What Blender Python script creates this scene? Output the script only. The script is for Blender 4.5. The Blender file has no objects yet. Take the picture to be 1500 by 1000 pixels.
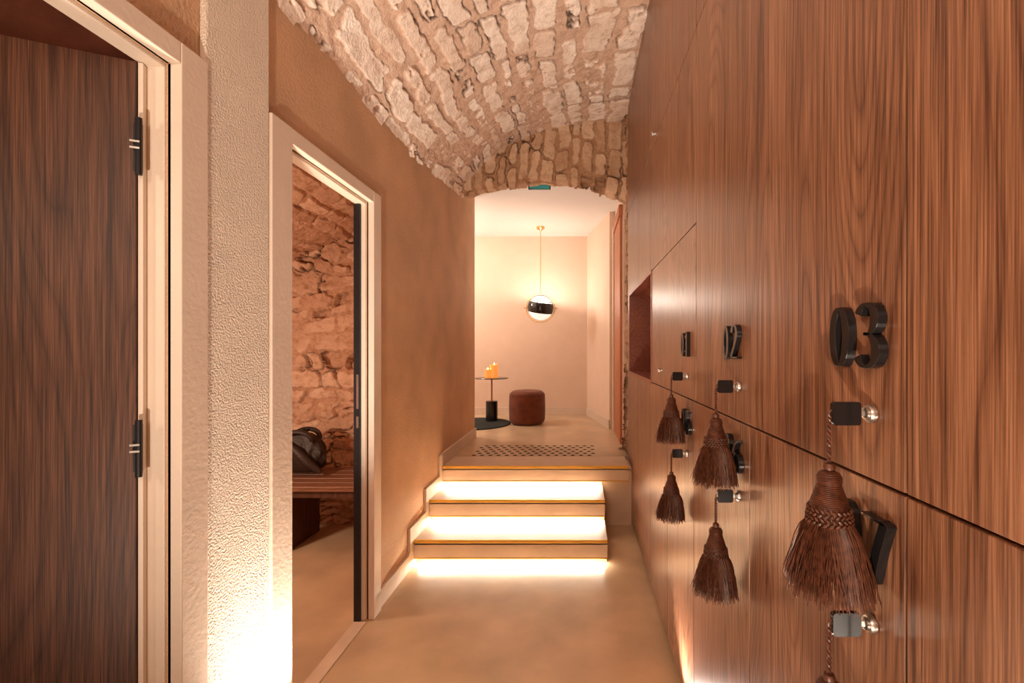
import bpy, math, random
import numpy as np
from mathutils import Vector, Matrix
random.seed(7); np.random.seed(7)
S=bpy.context.scene
H=1.43
# ---------------------------------------------------------------- materials
def new_mat(name):
    m=bpy.data.materials.new(name); m.use_nodes=True
    nt=m.node_tree; b=nt.nodes['Principled BSDF']
    return m,nt,b
def N(nt,t,**k):
    n=nt.nodes.new(t)
    for a,v in k.items(): setattr(n,a,v)
    return n
def simple(name,col,rough=0.5,metal=0.0,bump=0,bscale=200,var=0.0,vscale=8,emis=None,estr=0,spec=None,detail=4):
    m,nt,b=new_mat(name)
    b.inputs['Base Color'].default_value=(*col,1); b.inputs['Roughness'].default_value=rough
    b.inputs['Metallic'].default_value=metal
    if spec is not None: b.inputs['Specular IOR Level'].default_value=spec
    tc=N(nt,'ShaderNodeTexCoord')
    if var>0:
        n=N(nt,'ShaderNodeTexNoise'); n.inputs['Scale'].default_value=vscale; n.inputs['Detail'].default_value=5
        nt.links.new(tc.outputs['Object'],n.inputs['Vector'])
        r=N(nt,'ShaderNodeValToRGB')
        r.color_ramp.elements[0].position=.3; r.color_ramp.elements[1].position=.7
        r.color_ramp.elements[0].color=(*[c*(1-var) for c in col],1)
        r.color_ramp.elements[1].color=(*[min(1,c*(1+var)) for c in col],1)
        nt.links.new(n.outputs['Fac'],r.inputs['Fac']); nt.links.new(r.outputs['Color'],b.inputs['Base Color'])
    if bump>0:
        n=N(nt,'ShaderNodeTexNoise'); n.inputs['Scale'].default_value=bscale; n.inputs['Detail'].default_value=detail
        nt.links.new(tc.outputs['Object'],n.inputs['Vector'])
        bp=N(nt,'ShaderNodeBump'); bp.inputs['Strength'].default_value=1; bp.inputs['Distance'].default_value=bump
        nt.links.new(n.outputs['Fac'],bp.inputs['Height']); nt.links.new(bp.outputs['Normal'],b.inputs['Normal'])
    if emis:
        b.inputs['Emission Color'].default_value=(*emis,1); b.inputs['Emission Strength'].default_value=estr
    return m
def wood(name,dark,mid,light,rough=.38,axis='z',sc=1.0,spec=.5,fig=.07,rings=170):
    m,nt,b=new_mat(name); L=nt.links.new
    tc=N(nt,'ShaderNodeTexCoord'); oi=N(nt,'ShaderNodeObjectInfo')
    mul=N(nt,'ShaderNodeVectorMath',operation='SCALE'); mul.inputs[0].default_value=(3.1,7.7,2.3)
    L(oi.outputs['Random'],mul.inputs['Scale'])
    add=N(nt,'ShaderNodeVectorMath',operation='ADD'); L(tc.outputs['Object'],add.inputs[0]); L(mul.outputs[0],add.inputs[1])
    def mapping(along):
        mp=N(nt,'ShaderNodeMapping')
        s={'z':(1,1,along),'x':(along,1,1),'y':(1,along,1)}[axis]
        mp.inputs['Scale'].default_value=s; L(add.outputs[0],mp.inputs['Vector']); return mp
    def noise(along,scale,det,ro=.5,dist=0):
        n=N(nt,'ShaderNodeTexNoise'); n.inputs['Scale'].default_value=scale*sc; n.inputs['Detail'].default_value=det; n.inputs['Roughness'].default_value=ro; n.inputs['Distortion'].default_value=dist
        L(mapping(along).outputs[0],n.inputs['Vector']); return n.outputs['Fac']
    def mad(a,k,c):
        q=N(nt,'ShaderNodeMath',operation='MULTIPLY_ADD'); L(a,q.inputs[0]); q.inputs[1].default_value=k
        if isinstance(c,(int,float)): q.inputs[2].default_value=c
        else: L(c,q.inputs[2])
        return q.outputs[0]
    fine=noise(.014,380,3,.6)
    streak=noise(.012,85,3,.6)
    field=noise(.15,2.6,1.6)
    k=mad(field,rings,0.0)
    si=N(nt,'ShaderNodeMath',operation='SINE'); L(k,si.inputs[0])
    ab=N(nt,'ShaderNodeMath',operation='ABSOLUTE'); L(si.outputs[0],ab.inputs[0])
    pw=N(nt,'ShaderNodeMath',operation='POWER'); L(ab.outputs[0],pw.inputs[0]); pw.inputs[1].default_value=.45
    v=mad(fine,1.05,-.525); v=mad(streak,.7,v); v=mad(pw.outputs[0],fig*2.4,v); v=mad(noise(.15,6,2),.25,v)
    v=mad(v,1.0,-.06-fig*.9)
    r=N(nt,'ShaderNodeValToRGB'); e=r.color_ramp.elements
    e[0].position=.26; e[0].color=(*dark,1); e[1].position=.74; e[1].color=(*light,1)
    q=e.new(.5); q.color=(*mid,1)
    L(v,r.inputs['Fac']); L(r.outputs['Color'],b.inputs['Base Color'])
    b.inputs['Roughness'].default_value=rough; b.inputs['Specular IOR Level'].default_value=spec
    bp=N(nt,'ShaderNodeBump'); bp.inputs['Distance'].default_value=.0003; bp.inputs['Strength'].default_value=.5
    L(fine,bp.inputs['Height']); L(bp.outputs['Normal'],b.inputs['Normal'])
    return m
def stone_mat(name,mortar,s1,s2,lo=(.72,.61,.54)):
    m,nt,b=new_mat(name); L=nt.links.new
    a=N(nt,'ShaderNodeAttribute',attribute_name='stone'); r=N(nt,'ShaderNodeAttribute',attribute_name='rnd'); cr=N(nt,'ShaderNodeAttribute',attribute_name='crack_shade')
    tc=N(nt,'ShaderNodeTexCoord')
    n=N(nt,'ShaderNodeTexNoise'); n.inputs['Scale'].default_value=18; n.inputs['Detail'].default_value=8; n.inputs['Roughness'].default_value=.7
    L(tc.outputs['Object'],n.inputs['Vector'])
    mx=N(nt,'ShaderNodeMix',data_type='RGBA'); mx.inputs[6].default_value=(*s1,1); mx.inputs[7].default_value=(*s2,1)
    L(r.outputs['Fac'],mx.inputs[0])
    mm=N(nt,'ShaderNodeMix',data_type='RGBA'); mm.inputs[6].default_value=(*mortar,1); L(mx.outputs[2],mm.inputs[7]); L(a.outputs['Fac'],mm.inputs[0])
    mc=N(nt,'ShaderNodeMix',data_type='RGBA'); L(mm.outputs[2],mc.inputs[6]); mc.inputs[7].default_value=(*[c*.16 for c in mortar],1); L(cr.outputs['Fac'],mc.inputs[0])  # crevice shadow painted dark into the colour along the cut grooves
    rp=N(nt,'ShaderNodeValToRGB'); rp.color_ramp.elements[0].position=.33; rp.color_ramp.elements[1].position=.52
    rp.color_ramp.elements[0].color=(*lo,1); rp.color_ramp.elements[1].color=(1,1,1,1)
    L(n.outputs['Fac'],rp.inputs['Fac'])
    m3=N(nt,'ShaderNodeMix',data_type='RGBA',blend_type='MULTIPLY'); m3.inputs[0].default_value=.8
    L(mc.outputs[2],m3.inputs[6]); L(rp.outputs['Color'],m3.inputs[7])
    L(m3.outputs[2],b.inputs['Base Color']); b.inputs['Roughness'].default_value=.9; b.inputs['Specular IOR Level'].default_value=.2
    n2=N(nt,'ShaderNodeTexNoise'); n2.inputs['Scale'].default_value=80; n2.inputs['Detail'].default_value=6
    L(tc.outputs['Object'],n2.inputs['Vector'])
    bp=N(nt,'ShaderNodeBump'); bp.inputs['Distance'].default_value=.006; bp.inputs['Strength'].default_value=1
    L(n2.outputs['Fac'],bp.inputs['Height']); L(bp.outputs['Normal'],b.inputs['Normal'])
    return m
def glass(name):
    m,nt,b=new_mat(name); nt.nodes.remove(b); o=nt.nodes['Material Output']
    t=N(nt,'ShaderNodeBsdfTransparent'); g=N(nt,'ShaderNodeBsdfGlossy'); g.inputs['Roughness'].default_value=.05
    fr=N(nt,'ShaderNodeFresnel'); fr.inputs['IOR'].default_value=1.5; mx=N(nt,'ShaderNodeMixShader')
    nt.links.new(fr.outputs[0],mx.inputs[0]); nt.links.new(t.outputs[0],mx.inputs[1]); nt.links.new(g.outputs[0],mx.inputs[2]); nt.links.new(mx.outputs[0],o.inputs['Surface'])
    return m
M={}
M['glass']=glass('clear_glass')
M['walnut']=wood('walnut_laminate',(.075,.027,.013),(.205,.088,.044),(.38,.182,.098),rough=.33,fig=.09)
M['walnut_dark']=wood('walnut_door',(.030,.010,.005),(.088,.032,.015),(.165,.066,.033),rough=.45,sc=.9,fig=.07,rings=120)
M['walnut_red']=wood('walnut_niche',(.16,.042,.026),(.29,.09,.055),(.38,.14,.085),rough=.4,axis='y')
M['bench']=wood('bench_wood',(.10,.038,.02),(.23,.10,.055),(.32,.16,.09),rough=.45,axis='x')
M['plaster']=simple('plaster_wall',(.66,.42,.255),.85,bump=.005,bscale=90,var=.13,vscale=3)
M['stucco']=simple('rough_stucco',(.86,.74,.61),.9,bump=.010,bscale=150,var=.04,vscale=6,detail=3)
M['frame']=simple('painted_frame',(.80,.67,.55),.45,bump=.0008,bscale=60,var=.03)
M['skirting']=simple('skirting_paint',(.74,.60,.48),.5,var=.04)
M['floor']=simple('waxed_concrete',(.58,.415,.265),.30,bump=.0012,bscale=12,var=.16,vscale=3.5,spec=.4)
M['riser']=simple('step_concrete',(.72,.55,.41),.5,bump=.001,bscale=40,var=.08,vscale=6)
M['brass']=simple('brass_trim',(.80,.52,.20),.3,1.0,var=.05)
M['goldpaint']=simple('gold_nosing',(.82,.48,.07),.4,.1,var=.05)
M['black']=simple('black_gloss',(.012,.011,.012),.15,var=.1)
M['blackm']=simple('black_metal',(.02,.018,.02),.4,.3,var=.1)
M['chrome']=simple('satin_nickel',(.58,.55,.51),.35,1.0,var=.03)
M['dark']=simple('carcass_shadow',(.015,.009,.006),.8,var=.1)
M['hallwall']=simple('hall_wall',(.80,.61,.48),.8,bump=.0008,bscale=60,var=.02)
M['hallceil']=simple('hall_ceiling',(.88,.86,.83),.8,var=.01)
M['terracotta']=simple('terracotta_paint',(.50,.17,.07),.5,var=.08)
M['rust']=simple('rust_velvet',(.15,.034,.011),.9,bump=.002,bscale=150,var=.25,vscale=12)
M['rust'].node_tree.nodes['Principled BSDF'].inputs['Sheen Weight'].default_value=.15
M['rug']=simple('charcoal_rug',(.016,.024,.022),.95,bump=.004,bscale=250,var=.2)
M['tassel']=simple('tassel_thread',(.090,.027,.012),.42,var=.5,vscale=120)
M['led']=simple('led_strip',(1,.9,.7),.5,emis=(1,.90,.74),estr=25)
M['glow']=simple('opal_glass',(.9,.88,.84),.2,emis=(1,.93,.86),estr=.75)
M['bulb']=simple('bulb',(1,.9,.8),.5,emis=(1,.88,.7),estr=10)
M['flame']=simple('flame',(1,.6,.2),.5,emis=(1,.55,.2),estr=25)
M['amber']=simple('amber_glass_glow',(.8,.30,.05),.1,emis=(1,.36,.08),estr=.6)  # emission puts the candle flame's glow into the jar glass
M['leather']=simple('dark_leather',(.03,.015,.010),.55,bump=.003,bscale=60,var=.3)
M['sign']=simple('sign_plate',(.05,.30,.25),.4,emis=(.1,.5,.45),estr=.15,var=.05)
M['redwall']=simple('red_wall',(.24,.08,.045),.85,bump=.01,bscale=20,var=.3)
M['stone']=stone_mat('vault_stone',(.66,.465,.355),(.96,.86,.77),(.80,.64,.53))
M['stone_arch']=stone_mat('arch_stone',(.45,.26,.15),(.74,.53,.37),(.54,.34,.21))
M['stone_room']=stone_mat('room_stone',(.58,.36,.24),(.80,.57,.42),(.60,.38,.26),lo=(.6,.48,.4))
# ---------------------------------------------------------------- mesh builder
class MB:
    def __init__(s): s.v=[]; s.f=[]; s.m=[]
    def add(s,vs,fs,mi=0):
        o=len(s.v); s.v+= [tuple(x) for x in vs]
        for f in fs: s.f.append(tuple(i+o for i in f)); s.m.append(mi)
    def box(s,x0,x1,y0,y1,z0,z1,mi=0):
        v=[(x0,y0,z0),(x1,y0,z0),(x1,y1,z0),(x0,y1,z0),(x0,y0,z1),(x1,y0,z1),(x1,y1,z1),(x0,y1,z1)]
        s.add(v,[(0,3,2,1),(4,5,6,7),(0,1,5,4),(1,2,6,5),(2,3,7,6),(3,0,4,7)],mi)
    def tube(s,pts,r,n=8,mi=0,cap=True):
        pts=[Vector(p) for p in pts]; rs=r if isinstance(r,(list,tuple)) else [r]*len(pts)
        vs=[];fs=[]
        t0=(pts[1]-pts[0]).normalized(); up=Vector((0,0,1)) if abs(t0.z)<.9 else Vector((1,0,0))
        nrm=t0.cross(up).normalized()
        for i,p in enumerate(pts):
            t=(pts[min(i+1,len(pts)-1)]-pts[max(i-1,0)]).normalized()
            nrm=(nrm-t*nrm.dot(t)).normalized(); bn=t.cross(nrm)
            for k in range(n):
                a=2*math.pi*k/n; vs.append(p+(nrm*math.cos(a)+bn*math.sin(a))*rs[i])
        for i in range(len(pts)-1):
            for k in range(n):
                k2=(k+1)%n; fs.append((i*n+k,i*n+k2,(i+1)*n+k2,(i+1)*n+k))
        if cap:
            fs.append(tuple(range(n))[::-1]); fs.append(tuple((len(pts)-1)*n+k for k in range(n)))
        s.add(vs,fs,mi)
    def lathe(s,prof,n=32,mi=0,c=(0,0,0),mat=None,cap=True):
        vs=[];fs=[]
        for r,z in prof:
            for k in range(n):
                a=2*math.pi*k/n; v=Vector((r*math.cos(a),r*math.sin(a),z))
                if mat: v=mat@v
                vs.append(v+Vector(c))
        for i in range(len(prof)-1):
            for k in range(n):
                k2=(k+1)%n; fs.append((i*n+k,i*n+k2,(i+1)*n+k2,(i+1)*n+k))
        if cap:
            fs.append(tuple(range(n))[::-1]); fs.append(tuple((len(prof)-1)*n+k for k in range(n)))
        s.add(vs,fs,mi)
    def mesh(s,name,mats,smooth=False):
        me=bpy.data.meshes.new(name); me.from_pydata(s.v,[],s.f)
        for m in mats: me.materials.append(m)
        me.polygons.foreach_set('material_index',s.m)
        me.polygons.foreach_set('use_smooth',[smooth]*len(s.f)); me.update()
        if smooth: 
            try: me.set_sharp_from_angle(angle=math.radians(40))
            except Exception: pass
        return me
    def obj(s,name,mats,smooth=False,bevel=0,parent=None):
        return link(name,s.mesh(name,mats,smooth),bevel,parent)
def link(name,me,bevel=0,parent=None):
    o=bpy.data.objects.new(name,me); S.collection.objects.link(o)
    if bevel:
        b=o.modifiers.new('b','BEVEL'); b.width=bevel; b.segments=2; b.limit_method='ANGLE'
    if parent: o.parent=parent
    return o
def empty(name,loc=(0,0,0)):
    e=bpy.data.objects.new(name,None); e.location=loc; e.empty_display_size=.1; S.collection.objects.link(e); return e
def box(name,x0,x1,y0,y1,z0,z1,mat,bevel=0,parent=None):
    b=MB(); b.box(x0,x1,y0,y1,z0,z1); return b.obj(name,[M[mat]],False,bevel,parent)
# ---------------------------------------------------------------- noise + stonework
def vnoise(x,y,seed):
    r=np.random.RandomState(seed); T=r.rand(256,256)
    xi=np.floor(x).astype(int); yi=np.floor(y).astype(int); fx=x-xi; fy=y-yi
    fx=fx*fx*(3-2*fx); fy=fy*fy*(3-2*fy)
    g=lambda a,b:T[a%256,b%256]
    return (g(xi,yi)*(1-fx)+g(xi+1,yi)*fx)*(1-fy)+(g(xi,yi+1)*(1-fx)+g(xi+1,yi+1)*fx)*fy-.5
def fbm(x,y,seed,o=4):
    s=0;a=1
    for i in range(o): s=s+a*vnoise(x*2**i,y*2**i,seed+i); a*=.5
    return s
def sstep(a,b,x):
    t=np.clip((x-a)/(b-a),0,1); return t*t*(3-2*t)
def stonework(U,V,seed,rh=(.08,.13),ln=(.14,.38),gap=(.004,.02),amp=1.0,miss=.05,warp=1.0,crack_shade=1.0,tilt=1.0,clean=False):
    r=np.random.RandomState(seed)
    U2=U+warp*(.10*fbm(U*1.7,V*1.7,seed+11,2)+.030*fbm(U*7,V*7,seed+21,3))
    V2=V+warp*(.10*fbm(U*2+5,V*2,seed+31,2)+.045*fbm(U*7+3,V*7,seed+41,3))
    lo,hi=U2.min()-.3,U2.max()+.3
    e=[lo]
    while e[-1]<hi: e.append(e[-1]+r.uniform(*rh))
    e=np.array(e); idx=np.clip(np.searchsorted(e,U2)-1,0,len(e)-2)
    du=np.minimum(U2-e[idx],e[idx+1]-U2)
    dv=np.zeros_like(U); rnd=np.zeros_like(U); g=np.zeros_like(U); hgt=np.zeros_like(U); slope=np.zeros_like(U); slu=np.zeros_like(U)
    for k in np.unique(idx):
        b=[V2.min()-.5+r.uniform(-.3,0)]
        while b[-1]<V2.max()+.4: b.append(b[-1]+r.uniform(*ln))
        b=np.array(b); mk=idx==k; vv=V2[mk]+ .35*(U2[mk]-e[k])*r.uniform(-1,1); j=np.clip(np.searchsorted(b,vv)-1,0,len(b)-2)
        dv[mk]=np.minimum(vv-b[j],b[j+1]-vv)
        R=r.rand(len(b)); G=gap[0]+(gap[1]-gap[0])*r.rand(len(b))**1.4; Hh=r.uniform(.35,1.5,len(b)); Hh[r.rand(len(b))<miss]=-.8
        SL=r.uniform(-1,1,len(b)); SU=r.uniform(-1,1,len(b))
        rnd[mk]=R[j]; g[mk]=G[j]; hgt[mk]=Hh[j]; slope[mk]=SL[j]*(vv-.5*(b[j]+b[j+1])); slu[mk]=SU[j]*(U2[mk]-.5*(e[k]+e[k+1]))
    rad=.04
    dx=np.maximum(rad-dv,0); dy=np.maximum(rad-du,0)
    d=np.where((dx>0)|(dy>0),rad-np.sqrt(dx**2+dy**2),rad)
    d=d+.026*fbm(U*18,V*18,seed+51,3)
    mask=sstep(g,g+.006,d)
    n=fbm(U*14,V*14,seed+61,5)
    mort=.6*fbm(U*4,V*4,seed+101,3)
    h=mask*(.024*hgt+tilt*(.07*slope+.15*slu)+.010*n)+(1-mask)*(.008+.013*fbm(U*20,V*20,seed+71,4)+.012*mort)+.02*fbm(U*2,V*2,seed+81,3)
    edge=np.exp(-((d-g+.002)/.004)**2)
    cr=edge*sstep(.02,.30,fbm(U*4,V*4,seed+111,3))*crack_shade
    h=h-.020*cr
    hole=(hgt<0)&(mask>.5)
    h=np.where(hole,h-.02,h)
    cl=np.clip(1.0+.9*fbm(U*6,V*6,seed+91,3),0.35,1) if clean else np.clip(.8+1.3*fbm(U*6,V*6,seed+91,3),0.1,1)
    mask=mask*np.where(hgt<0,0.1,1)*cl
    return h*amp,mask,rnd,np.clip(cr,0,1)
def grid_mesh(name,P,mask,rnd,cr,mat):
    a,b=P.shape[:2]
    me=bpy.data.meshes.new(name)
    ii=np.arange(a*b).reshape(a,b)
    q=np.stack([ii[:-1,:-1],ii[1:,:-1],ii[1:,1:],ii[:-1,1:]],-1).reshape(-1,4)
    me.vertices.add(a*b); me.vertices.foreach_set('co',P.reshape(-1).astype(np.float32))
    nf=len(q); me.loops.add(nf*4); me.polygons.add(nf)
    me.polygons.foreach_set('loop_start',np.arange(0,nf*4,4)); me.loops.foreach_set('vertex_index',q.reshape(-1))
    me.polygons.foreach_set('use_smooth',np.ones(nf,bool))
    for nm,arr in (('stone',mask),('rnd',rnd),('crack_shade',cr)):
        at=me.attributes.new(nm,'FLOAT','POINT'); at.data.foreach_set('value',arr.reshape(-1).astype(np.float32))
    me.update(calc_edges=True); me.validate(); me.materials.append(mat)
    o=bpy.data.objects.new(name,me); S.collection.objects.link(o); return o
def surf(name,fn,ul,vl,nu,nv,seed,mat,flip=1,**k):
    u=np.linspace(0,1,nu); v=np.linspace(0,1,nv); U,V=np.meshgrid(u,v,indexing='ij')
    P=np.stack(fn(U,V),-1)
    du=np.gradient(P,axis=0); dv=np.gradient(P,axis=1); n=np.cross(du,dv); n/=np.linalg.norm(n,axis=-1,keepdims=True)+1e-9
    h,mask,rnd,cr=stonework(U*ul,V*vl,seed,**k)
    return grid_mesh(name,P+n*flip*h[...,None],mask,rnd,cr,mat)
def f_vault(U,V):
    th=.06+U*1.56; X=.7-1.9*np.cos(th); Z=2.40+1.18*np.sin(th)
    Y=-1.9+V*6.25
    Z=Z+.14*sstep(2.7,4.2,Y)*np.clip(1-(X+1.2)/1.5,0,1)
    return X,Y,Z
surf('ceiling_vault',f_vault,2.45,6.25,440,1100,3,M['stone'],flip=-1,rh=(.12,.20),ln=(.22,.55),gap=(.014,.046),amp=.72,miss=.04,warp=.9,tilt=.5,clean=True)
def f_arch(U,V):
    X=-1.18+U*1.68
    arch=3.03-.15*((X+.37)/.78)**2
    s=V*1.0
    Y=np.where(s<.2,4.42-s,4.22); Z=np.where(s<.2,arch,arch+(s-.2))
    return X,Y,Z
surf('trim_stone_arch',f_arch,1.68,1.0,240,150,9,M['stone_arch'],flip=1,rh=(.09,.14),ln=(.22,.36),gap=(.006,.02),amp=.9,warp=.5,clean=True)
def f_rw2(U,V): return -1.17-V*1.83, 3.78+0*U, 0+U*2.7
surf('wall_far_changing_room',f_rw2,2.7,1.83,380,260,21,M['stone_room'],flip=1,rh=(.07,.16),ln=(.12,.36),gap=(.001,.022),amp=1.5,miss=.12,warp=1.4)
def f_rv(U,V):
    X=-1.17-U*1.88; Z=2.58-.42*((-1.17-X)/1.22)**1.35
    return X,1.52+V*2.3,Z
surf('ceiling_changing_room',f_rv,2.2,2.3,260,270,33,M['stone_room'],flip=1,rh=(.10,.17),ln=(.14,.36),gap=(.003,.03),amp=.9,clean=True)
def f_jm(U,V): return .455-.03*np.sin(V*3.14), 3.995+V*.42, .5+U*3.1
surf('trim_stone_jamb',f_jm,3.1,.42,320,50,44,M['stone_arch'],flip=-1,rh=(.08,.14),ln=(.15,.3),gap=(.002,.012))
# ---------------------------------------------------------------- shell
XL=-1.115; XR=.43; TH=.065
A0,A1,B0,B1=.35,1.243,1.725,2.41
box('floor',-3.1,.95,-2,3.9,-.1,0,'floor')
box('wall_left_near',XL-TH,XL,-2,A0,0,3.2,'plaster')
w=MB(); w.box(XL-TH,XL,A1,B0,0,3.2); w.box(XL-TH,XL,B1,4.87,0,3.2)
w.box(XL-TH,XL,A0,A1,2.21,3.2); w.box(XL-TH,XL,B0,B1,2.21,3.2)
w.obj('wall_left',[M['plaster']])
b=MB(); b.box(XL,XL+.022,A1+.092,B0-.117,0,3.0); b.obj('trim_stucco_pilaster',[M['stucco']],bevel=.006)
box('wall_rear',-3.1,.95,-2.1,-2,0,3.8,'plaster')
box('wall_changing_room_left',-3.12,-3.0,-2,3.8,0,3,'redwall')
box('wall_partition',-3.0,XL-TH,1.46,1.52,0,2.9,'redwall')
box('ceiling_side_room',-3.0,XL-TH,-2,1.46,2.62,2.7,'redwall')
def casing(name,y0,y1,ztop,w0,w1):
    e=MB(); p=.03
    e.box(XL-.01,XL+p,y0-w0,y0,0,ztop+.06); e.box(XL-.01,XL+p,y1,y1+w1,0,ztop+.06)
    e.box(XL-.01,XL+p-.001,y0,y1,ztop,ztop+.06)
    e.box(XL-TH,XL-.012,y1-.006,y1+.001,0,ztop); e.box(XL-TH,XL-.012,y0,y0+.012,0,ztop); e.box(XL-TH,XL-.012,y0,y1,ztop-.012,ztop+.001)
    return e.obj(name,[M['frame']],bevel=.003)
casing('trim_door_frame',A0,A1,2.21,.09,.09)
casing('trim_door_frame.001',B0,B1,2.21,.115,.09)
e=MB(); e.box(XL-TH-.002,XL-.034,B1-.022,B1-.0065,0,2.195,0); e.box(XL-.052,XL-.04,B1-.025,B1-.021,1.12,1.3,1); e.box(XL-.052,XL-.04,B1-.025,B1-.021,1.02,1.08,1)
e.obj('trim_strike_rebate_shade',[M['blackm'],M['chrome']])  # black strip stands in for the rebate's shadow; strike plates are real parts
box('trim_threshold',XL-TH,XL,B0+.013,B1-.023,.0,.004,'riser')
# ---------------------------------------------------------------- walnut door 1
dr=empty('door_1',(-1.182,1.225,0)); ang=math.atan2(-.123,-.27)
dr.rotation_euler=(0,0,ang)
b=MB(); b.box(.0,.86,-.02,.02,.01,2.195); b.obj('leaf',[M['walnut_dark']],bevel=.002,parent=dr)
b=MB(); b.box(-.012,-.002,-.015,.015,.01,2.195); b.obj('edge_strip',[M['frame']],parent=dr)
for z in (1.17,1.965):
    b=MB(); b.tube([(-.010,.034,z-.075),(-.010,.034,z+.075)],.0075,12,0); b.box(-.014,.004,.0205,.028,z-.062,z+.062,0)
    b.box(-.014,.006,.033,.042,z-.009,z-.004,1); b.box(-.014,.006,.033,.042,z+.008,z+.013,1)
    b.obj('hinge',[M['blackm'],M['chrome']],parent=dr)
# ---------------------------------------------------------------- lockers
lk=empty('locker_cabinet')
def panel(y0,y1,z0,z1): 
    g=.0024
    box('door_panel',XR,XR+.019,y0+g,y1-g,z0+g,z1-g,'walnut',.0012,lk)
ZS=1.238; ZT=2.61; ZC=3.75
low=[-1.95,-1.0,-.5,.05,.599,1.147,1.70,2.215,2.73,3.3,3.985]
upc=[-1.95,-1.0,.05,.599,1.667,2.73,3.3,3.985]
for a,c in zip(low[:-1],low[1:]): panel(a,c,.03,ZS)
NY0,NY1,NZ0,NZ1=2.69,3.86,1.238,1.895
for a,c in zip(upc[:-1],upc[1:]):
    if a>2.7: panel(a,c,NZ1,ZT)
    elif c>2.7: panel(a,NY0,ZS,NZ1); panel(a,c,NZ1,ZT)
    else: panel(a,c,ZS,ZT)
    panel(a,c,ZT,ZC)
panel(NY1,3.985,ZS,NZ1)
b=MB()
b.box(XR+.021,.9,-1.95,NY0-.01,.0,ZC); b.box(XR+.021,.9,NY1+.01,3.985,0,ZC)
b.box(XR+.021,.9,NY0-.01,NY1+.01,0,NZ0-.02); b.box(XR+.021,.9,NY0-.01,NY1+.01,NZ1+.02,ZC)
b.box(.79,.9,NY0-.01,NY1+.01,NZ0-.02,NZ1+.02)
b.obj('carcass',[M['dark']],parent=lk)
b=MB()
b.box(XR-.004,.78,NY0-.009,NY0+.012,NZ0,NZ1); b.box(XR-.004,.78,NY1-.012,NY1+.009,NZ0,NZ1)
b.box(XR-.004,.78,NY0,NY1,NZ0-.01,NZ0+.012); b.box(XR-.004,.78,NY0,NY1,NZ1-.012,NZ1+.01); b.box(.76,.785,NY0,NY1,NZ0,NZ1)
b.obj('niche_lining',[M['walnut_red']],parent=lk)
b=MB(); Rx=Matrix.Rotation(-math.pi/2,4,'Y')
def knob(y,z,r=.011):
    b.lathe([(r*.6,0),(r*.6,.008),(r,.012),(r,.02),(r*.7,.023)],20,0,(XR,y,z),Rx)
knob(2.35,1.325); knob(2.35,1.03); knob(2.56,2.645,.016)
b.obj('knobs',[M['chrome']],True,parent=lk)
# ---------------------------------------------------------------- numbers
def arc(cx,cy,rx,ry,a0,a1,n=20):
    return [(cx+rx*math.cos(math.radians(a0+(a1-a0)*i/n)),cy+ry*math.sin(math.radians(a0+(a1-a0)*i/n))) for i in range(n+1)]
DG={'0':[arc(.27,.5,.17,.47,90,450,40)],
'1':[[(.08,.78),(.2,.86),(.28,.99)],[(.29,1),(.29,.5),(.29,0)]],
'2':[arc(.27,.73,.18,.24,170,-40)+[(.3,.4),(.12,.16),(.06,.05)],[(.04,.06),(.3,.06),(.52,.06)]],
'3':[arc(.25,.75,.18,.23,160,-75)+[(.2,.53)],[(.2,.53)]+arc(.25,.27,.20,.25,75,-160)],
'5':[[(.5,.95),(.3,.95),(.14,.95)],[(.14,.97),(.12,.7),(.1,.5)],arc(.26,.31,.22,.27,130,-155)],
'6':[arc(.27,.3,.2,.26,90,450,32),arc(.5,.4,.42,.54,100,185,14)],
'7':[[(.02,.95),(.25,.95),(.52,.95)],[(.50,.97),(.36,.55),(.22,0)]]}
def ribbon(mb,path,depth,tr):
    n=len(path); L=[];R=[]
    for i,p in enumerate(path):
        q0=path[max(i-1,0)]; q1=path[min(i+1,n-1)]
        if abs(path[0][0]-path[-1][0])<1e-6 and abs(path[0][1]-path[-1][1])<1e-6:
            if i==0 or i==n-1: q0=path[-2]; q1=path[1]
        tx,ty=q1[0]-q0[0],q1[1]-q0[1]; l=math.hypot(tx,ty); tx/=l;ty/=l
        w=.022+.060*abs(ty)**1.6
        L.append((p[0]-ty*w,p[1]+tx*w)); R.append((p[0]+ty*w,p[1]-tx*w))
    vs=[]
    for i in range(n):
        for (a,c),d in ((L[i],0),(R[i],0),(R[i],depth),(L[i],depth)): vs.append(tr(a,c,d))
    fs=[]
    for i in range(n-1):
        o=i*4;q=o+4
        for k in range(4): fs.append((o+k,q+k,q+(k+1)%4,o+(k+1)%4))
    fs.append((0,1,2,3)); fs.append(tuple((n-1)*4+k for k in (3,2,1,0)))
    mb.add(vs,fs)
def number(txt,yc,z0,h=.095):
    mb=MB(); s=h; w=.68*s
    for k,ch in enumerate(txt):
        ys=yc+w-(k*.74*s)
        for path in DG[ch]:
            ribbon(mb,path,.014,lambda a,c,d:(XR-.0005-d,ys-a*1.12*s,z0+c*s))
    return mb.obj('locker_number',[M['black']],bevel=.0008)
YS=[.665,1.215,1.80]
for y,t in zip((.693,1.258,1.80),('03','02','01')): number(t,y,1.403)
for y,t in zip((.680,1.245,1.79),('07','06','05')): number(t,y,1.100)
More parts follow.
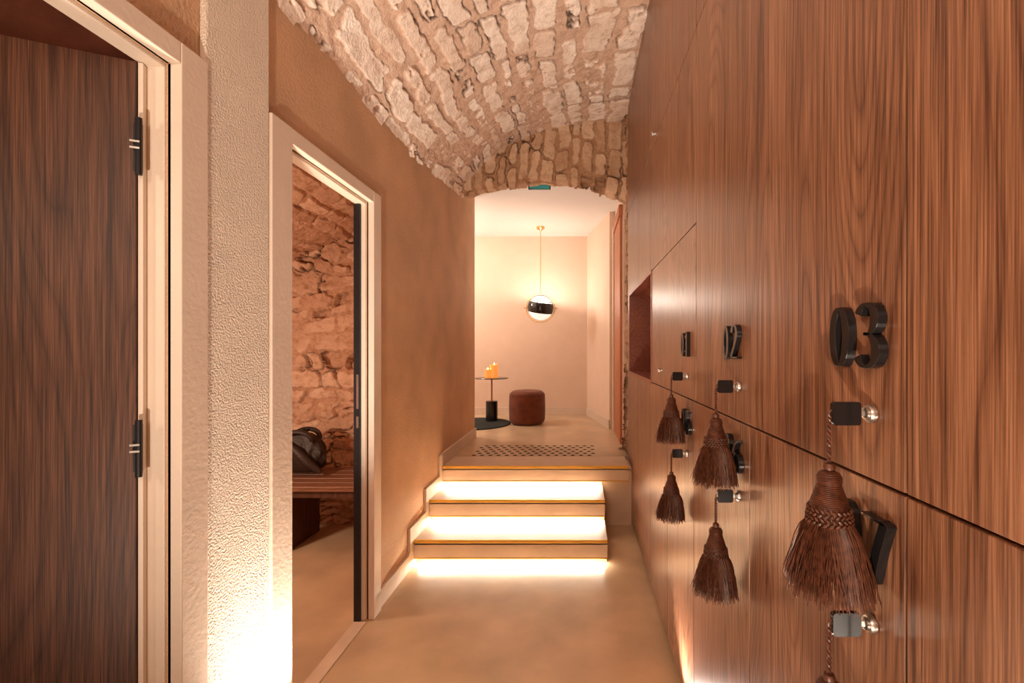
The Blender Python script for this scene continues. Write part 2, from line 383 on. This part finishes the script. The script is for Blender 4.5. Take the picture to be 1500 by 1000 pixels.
# ---------------------------------------------------------------- key + tassel
mb=MB()
mb.lathe([(.010,.0004),(.0135,.001),(.0135,.006),(.0115,.009),(.007,.0095)],28,1,(0,0,0),Rx)
mb.lathe([(.0085,.0095),(.0085,.013),(.006,.014)],20,1,(0,0,0),Rx)
mb.box(-.028,-.014,-.0012,.0012,-.004,.004,1)
kp=[]
for cx,cz,a0 in ((-.024,.012,0),(-.055,.012,90),(-.055,-.012,180),(-.024,-.012,270)):
    for j in range(5):
        a=math.radians(a0+j*22.5); kp.append((cx+.005*math.cos(a),cz+.005*math.sin(a)))
n=len(kp); mb.add([(x,-.004,z) for x,z in kp]+[(x,.004,z) for x,z in kp],[tuple(range(n))]+[tuple(range(2*n-1,n-1,-1))]+[(i,i+n,(i+1)%n+n,(i+1)%n) for i in range(n)],0)
cx=-.064
mb.tube([(-.058+.006*math.cos(a),.001,-.001+.006*math.sin(a)) for a in np.linspace(0,2*math.pi,17)],.0016,6,2,False)
for ph in (0,math.pi):
    mb.tube([(cx+.0019*math.cos(t*34+ph),.0019*math.sin(t*34+ph),-.006-.080*t) for t in np.linspace(0,1,60)],.0019,6,2)
zt=-.083
shape=[(0,.006),(.003,.013),(.009,.0165),(.015,.0165),(.020,.0155),(.030,.019),(.04,.0225),(.052,.0255)]
prof=[]
for i in range(105):
    z=.052*i/104; r=np.interp(z,[p[0] for p in shape],[p[1] for p in shape]); prof.append((r+.0012*abs(math.sin(i*math.pi/5)),zt-z))
mb.lathe(prof[::-1],28,2,(cx,0,0))
mb.lathe([(.002,zt+.012),(.007,zt+.010),(.009,zt+.005),(.007,zt-.001)][::-1],16,2,(cx,0,0))
for row in range(4):
    zc=zt-.055-row*.0058
    for k in range(24):
        a=2*math.pi*(k+.5*(row%2))/24; rr=.0282+.0008*row
        c=Vector((cx+rr*math.cos(a),rr*math.sin(a),zc))
        t=Vector((-math.sin(a),math.cos(a),.9 if row%2 else -.9)).normalized()*.0036
        mb.tube([c-t,c,c+t],[.0012,.0027,.0012],6,2)
mb.lathe([(.026,zt-.050),(.0268,zt-.060),(.0275,zt-.075)][::-1],24,2,(cx,0,0))
rd=random.Random(3)
mb.lathe([(.022,zt-.074),(.032,zt-.10),(.037,zt-.13),(.038,zt-.145)][::-1],28,2,(cx,0,0))
for i in range(950):
    a=rd.uniform(0,2*math.pi); r0=rd.uniform(.026,.030); r1=rd.uniform(.038,.060) if rd.random()<.90 else rd.uniform(.058,.067)
    ln=rd.uniform(.084,.106); da=rd.uniform(-.3,.3); pts=[]; ph=rd.uniform(0,6.28)
    for t in (0,.15,.35,.6,.8,1):
        r=r0+(r1-r0)*t**.65+.0011*math.sin(ph+t*8); aa=a+da*t
        pts.append((min(cx+r*math.cos(aa),-.0185),r*math.sin(aa),zt-.074-ln*t))
    mb.tube(pts,[.0007,.0008,.0008,.0007,.0007,.0005],3,2,False)
kt=mb.mesh('key_tassel',[M['black'],M['chrome'],M['tassel']],True)
for y,zu,zl in zip(YS,(1.337,1.332,1.325),(1.03,1.04,1.02)):
    for z in (zu,zl):
        o=link('key_tassel',kt); o.location=(XR-.0005,y,z)
# ---------------------------------------------------------------- stairs
Ys=[3.02,3.33,3.65]; zs=[.165,.33,.495]
st=empty('staircase'); xl=XL+.021; xr=.19
for i in range(3):
    x1=xr if i<2 else .40
    yb=Ys[i+1]+.06 if i<2 else 3.995
    b=MB(); 
    b.box(xl,xr-.001,Ys[i]+.055,yb,zs[i]-.165,zs[i]-.03,0)
    b.box(xl,x1,Ys[i],yb,zs[i]-.03,zs[i],0)
    b.box(xl,x1,Ys[i],Ys[i]+.02,zs[i]-.115,zs[i]-.02,0)
    b.obj('step_%d'%(i+1),[M['riser']],bevel=.001,parent=st)
    b=MB(); b.box(xl,x1,Ys[i]-.004,Ys[i]+.014,zs[i]-.018,zs[i]+.003); b.box(xl,x1,Ys[i]-.003,Ys[i]+.02,zs[i]-.123,zs[i]-.115)
    b.obj('nosing_%d'%(i+1),[M['goldpaint']],bevel=.001,parent=st)
    b=MB(); b.box(xl+.01,xr-.01,Ys[i]+.024,Ys[i]+.036,zs[i]-.116,zs[i]-.108)
    b.obj('led_%d'%(i+1),[M['led']],parent=st)
    li=bpy.data.lights.new('step_light','AREA'); li.shape='RECTANGLE'; li.size=xr-xl-.04; li.size_y=.012; li.energy=(6,9,9)[i]; li.color=(1,.90,.74)
    lo=bpy.data.objects.new('step_light',li); lo.location=((xl+xr)/2,Ys[i]+.028,zs[i]-.127); lo.rotation_euler=(math.radians(-50),0,0); lo.parent=st; S.collection.objects.link(lo)
box('wall_landing_side',.191,.43,3.72,3.995,0,.462,'riser')
box('floor_landing',XL,.43,4.0,4.87,.3,.495,'floor')
box('floor_hall',-3.4,.6,4.87,6.7,.3,.495,'floor')
b=MB()
for r in range(6):
    for c in range(15):
        x=-.93+c*.073+(.036 if r%2 else 0); y=4.03+r*.078
        b.lathe([(.019,.4952),(.019,.4962)],16,0,(x,y,0))
b.obj('floor_grille',[M['dark']])
def prism(name,pts,x0,x1,mat,parent=None,bevel=.002):
    n=len(pts); b=MB(); b.add([(x0,y,z) for y,z in pts]+[(x1,y,z) for y,z in pts],[tuple(range(n)),tuple(range(2*n-1,n-1,-1))]+[(i,(i+1)%n+0,(i+1)%n+n,i+n)[::-1] for i in range(n)])
    return b.obj(name,[M[mat]],bevel=bevel,parent=parent)
k=.10
prism('baseboard_left',[(B1+.091,0),(B1+.091,k),(2.93,k),(2.96,k+.02),(2.96,zs[0]+k),(3.27,zs[0]+k),(3.27,zs[1]+k),(3.59,zs[1]+k),(3.59,zs[2]+k),(4.87,zs[2]+k),(4.87,.496),(3.998,.4955),(3.998,0)],XL,XL+.019,'skirting')
# ---------------------------------------------------------------- hall
b=MB(); b.box(-3.4,.2,6.55,6.65,.495,3.06); b.obj('wall_back',[M['hallwall']])
box('ceiling_hall',-3.4,.9,4.43,6.7,3.06,3.15,'hallceil')
box('wall_hall_left',-3.5,-3.4,4.8,6.7,.4,3.1,'hallwall')
b=MB(); b.box(-3.4,XL-TH,4.77,4.87,.4,3.06); b.obj('wall_hall_front',[M['hallwall']])
box('baseboard_back',-3.4,.12,6.535,6.55,.495,.60,'skirting',.002)
def wedge(name,p0,p1,th,z0,z1,mat):
    (xa,ya),(xb,yb)=p0,p1; d=Vector((xb-xa,yb-ya,0)).normalized(); nn=Vector((d.y,-d.x,0))*th
    b=MB(); v=[]
    for z in (z0,z1): v+=[(xa,ya,z),(xb,yb,z),(xb+nn.x,yb+nn.y,z),(xa+nn.x,ya+nn.y,z)]
    b.add(v,[(0,3,2,1),(4,5,6,7),(0,1,5,4),(1,2,6,5),(2,3,7,6),(3,0,4,7)]); return b.obj(name,[M[mat]])
wedge('wall_right_hall',(.363,5.38),(.117,6.55),.3,.495,3.06,'hallwall')
wedge('baseboard_right',(.350,5.37),(.102,6.55),.013,.495,.60,'skirting')
box('wall_hall_right',.43,.6,4.42,5.42,.495,3.06,'hallwall')
d=empty('door_2'); box('leaf',.405,.43,4.5,5.2,.50,2.75,'terracotta',.003,d); box('frame',.39,.43,5.2,5.3,.50,2.85,'skirting',.003,d); box('frame_top',.39,.43,4.45,5.2,2.75,2.85,'terracotta',.003,d)
sg=MB(); sg.box(-.50,-.28,4.50,4.52,3.015,3.06,0); sg.box(-.49,-.29,4.498,4.5,3.02,3.055,1)
sg.obj('exit_sign',[M['blackm'],M['sign']])
b=MB(); b.lathe([(.46,.495),(.47,.500),(.465,.508),(.45,.511)],64,0,(-1.33,5.72,0)); b.obj('round_rug',[M['rug']],True)
tx,ty=-1.13,5.9; zf=.511
t=empty('side_table',(tx,ty,zf))
b=MB(); b.lathe([(.072,0),(.076,.003),(.076,.252),(.072,.256)],40,0); b.obj('base_drum',[M['black']],True,parent=t)
b=MB(); b.tube([(0,0,.25),(0,0,.545)],.010,16); b.obj('stem',[M['terracotta']],True,parent=t)
b=MB(); b.lathe([(.20,.543),(.215,.546),(.217,.551),(.213,.556),(.20,.556)],56,0); b.obj('table_top',[M['black']],True,parent=t)
def candle(x,y,r,h):
    c=empty('candle_jar',(x,y,zf+.5565))
    b=MB(); b.lathe([(r*.9,0),(r,.004),(r,h),(r*.93,h),(r*.93,.55*h),(.001,.55*h)],28,0,cap=False); b.lathe([(r*.9,0.001),(r*.5,.0005)],28,0); b.obj('glass',[M['amber']],True,parent=c)
    b=MB(); b.lathe([(r*.3,.55*h),(.008,.6*h+.004),(.012,.7*h+.008),(.008,.9*h+.012),(.001,1.05*h+.015)],12,0); b.obj('flame',[M['flame']],True,parent=c)
candle(tx-.045,ty-.03,.040,.11); candle(tx+.03,ty+.01,.055,.17)
b=MB(); R=.225
def fillet(cx,cz,r,a0,a1): return [(cx+r*math.cos(math.radians(a)),cz+r*math.sin(math.radians(a))) for a in np.linspace(a0,a1,10)]
prof=[(.001,0),(R-.08,0)]+fillet(R-.07,.07,.07,-90,0)+[(R+.004,.2)]+fillet(R-.075,.345,.075,0,90)+[(R-.12,.425),(.001,.428)]
b.lathe(prof,64,0,cap=False)
rr=R-.075+.075*math.cos(math.asin(.03/.075))+.001
b.tube([(rr*math.cos(a),rr*math.sin(a),.375) for a in np.linspace(0,2*math.pi,65)],.004,6,0,False)
o=b.obj('pouf',[M['rust']],True); o.location=(-.655,5.76,.4955)
px,py=-.51,6.05; p=empty('pendant_lamp',(px,py,1.985))
b=MB(); b.lathe([(.055,1.075),(.055,1.055),(.03,1.04),(.008,1.02)],28,0); b.tube([(0,0,1.03),(0,0,.19)],.005,8,0)
b.tube([(.19*math.cos(a),0,.19*math.sin(a)) for a in np.linspace(0,2*math.pi,65)],.0065,8,0,False)
b.tube([(-.225,0,0),(-.16,0,0)],.008,8,0); b.tube([(.16,0,0),(.225,0,0)],.008,8,0)
b.obj('brass_ring',[M['brass']],True,parent=p)
def zone(r,a0,a1,n=14): return [(r*math.cos(math.radians(a)),r*math.sin(math.radians(a))) for a in np.linspace(a0,a1,n)]
b=MB(); T=Matrix.Rotation(math.radians(8),4,'Y')@Matrix.Rotation(math.radians(10),4,'X')
b.lathe(zone(.172,-20,28),48,0,(0,0,0),T,cap=False); b.lathe(zone(.168,-20,28)[::-1],48,1,(0,0,0),T,cap=False); b.obj('black_shade',[M['black'],M['chrome']],True,parent=p)
b=MB(); b.lathe(zone(.162,-89.5,-4),48,0,cap=False); b.obj('opal_shade',[M['glow']],True,parent=p)
b=MB(); b.lathe(zone(.176,0,89.5,20),48,0,cap=False); b.obj('glass_dome',[M['glass']],True,parent=p)
b=MB(); b.lathe(zone(.045,-89,89),24,0,(0,0,.04)); b.obj('bulb',[M['bulb']],True,parent=p)
# ---------------------------------------------------------------- changing room bench + bag
bn=empty('wooden_bench')
b=MB()
for i in range(5): b.box(-2.95,-1.25,3.12+i*.106,3.12+i*.106+.098,.455,.49)
b.obj('slats',[M['bench']],bevel=.003,parent=bn)
b=MB()
for x in (-2.8,-2.1,-1.35): b.box(x,x+.05,3.2,3.6,.0,.455)
b.box(-2.95,-1.25,3.16,3.19,.40,.455)
b.obj('legs',[M['walnut_dark']],bevel=.003,parent=bn)
bg=empty('leather_bag',(-2.10,3.46,.497))
b=MB(); nu,nv=48,22; vs=[];fs=[]
for j in range(nv+1):
    v=j/nv
    for i in range(nu):
        a=2*math.pi*i/nu; ca,sa=math.cos(a),math.sin(a)
        prof=(math.sin(math.pi*min(max(v,.0),1)))**.35 if 0<v<1 else .0
        z=.33*v - .04*v*abs(ca)
        wv=1+.10*math.sin(5*a+6*v)+.05*math.sin(11*a-9*v)
        x=.19*prof*(1-.25*v)*(abs(ca)**.7)*(1 if ca>0 else -1)*wv; y=.10*prof*(1-.45*v)*(abs(sa)**.7)*(1 if sa>0 else -1)*wv
        vs.append((x,y,z+.012*math.sin(7*a+3*v)*v))
for j in range(nv):
    for i in range(nu): fs.append((j*nu+i,j*nu+(i+1)%nu,(j+1)*nu+(i+1)%nu,(j+1)*nu+i))
b.add(vs,fs)
for yy in (-.05,.05): b.tube([(.10*math.cos(t),yy*(1+.4*math.sin(t)),.26+.06*math.sin(t)) for t in np.linspace(-.2,math.pi+.2,20)],.018,8)
b.tube([(-.06,-.08,.24),(.02,-.10,.18),(.1,-.09,.09),(.18,-.08,.024)],[.02,.035,.035,.018],10)
b.obj('bag_body',[M['leather']],True,parent=bg)
# ---------------------------------------------------------------- floor uplights
def uplight(x,y,en,col,ang=110,tilt=(0,0),blend=.8,r=.03):
    e=empty('floor_uplight',(x,y,0))
    b=MB(); b.lathe([(.045,0),(.045,.004),(.035,.006)],28,0); b.obj('bezel',[M['chrome']],True,parent=e)
    b=MB(); b.lathe([(.030,.0062),(.028,.0072)],24,0); b.obj('lens',[M['bulb']],parent=e)
    l=bpy.data.lights.new('lamp','SPOT'); l.energy=en; l.color=col; l.spot_size=math.radians(ang); l.spot_blend=blend; l.shadow_soft_size=r
    o=bpy.data.objects.new('lamp',l); o.location=(0,0,.03); o.rotation_euler=(math.pi+math.radians(tilt[0]),math.radians(tilt[1]),0); o.parent=e; S.collection.objects.link(o)
uplight(-1.035,1.54,200,(1,.87,.72),90,(-8,0),1.0,.025)
uplight(.36,1.85,42,(1,.84,.74),110,(0,0),.9)
uplight(-.35,-.9,280,(1,.84,.68),100,(-36,0),1.0)  # added fill behind the camera, tilted forward to brighten the vault
def point(name,loc,en,col,r=.1):
    l=bpy.data.lights.new(name,'POINT'); l.energy=en; l.color=col; l.shadow_soft_size=r
    o=bpy.data.objects.new(name,l); o.location=loc; S.collection.objects.link(o)
point('fill_rear',(-.5,-1.0,2.2),50,(1,.83,.67),.25)  # added ambient fill behind the camera, not a fixture of the corridor
point('lamp_changing_room',(-2.55,2.1,1.2),58,(1,.73,.52),.1)
point('lamp_side_room',(-1.9,.2,1.9),18,(1,.76,.56),.1)
point('lamp_pendant',(px,py,2.06),34,(1,.88,.76),.05)
point('lamp_hall',(-2.3,5.6,2.6),56,(1,.90,.80),.2)
w=bpy.data.worlds.new('World'); S.world=w; w.use_nodes=True
w.node_tree.nodes['Background'].inputs[0].default_value=(1,.8,.65,1); w.node_tree.nodes['Background'].inputs[1].default_value=.15
# ---------------------------------------------------------------- camera
c=bpy.data.cameras.new('cam'); c.lens=16.0; c.sensor_width=36; c.shift_x=-98/1500; c.shift_y=12/1500; c.clip_start=.02
co=bpy.data.objects.new('camera',c); co.location=(0,0,H); co.rotation_euler=(math.pi/2,0,0); S.collection.objects.link(co); S.camera=co
S.view_settings.view_transform='Standard'; S.view_settings.exposure=0
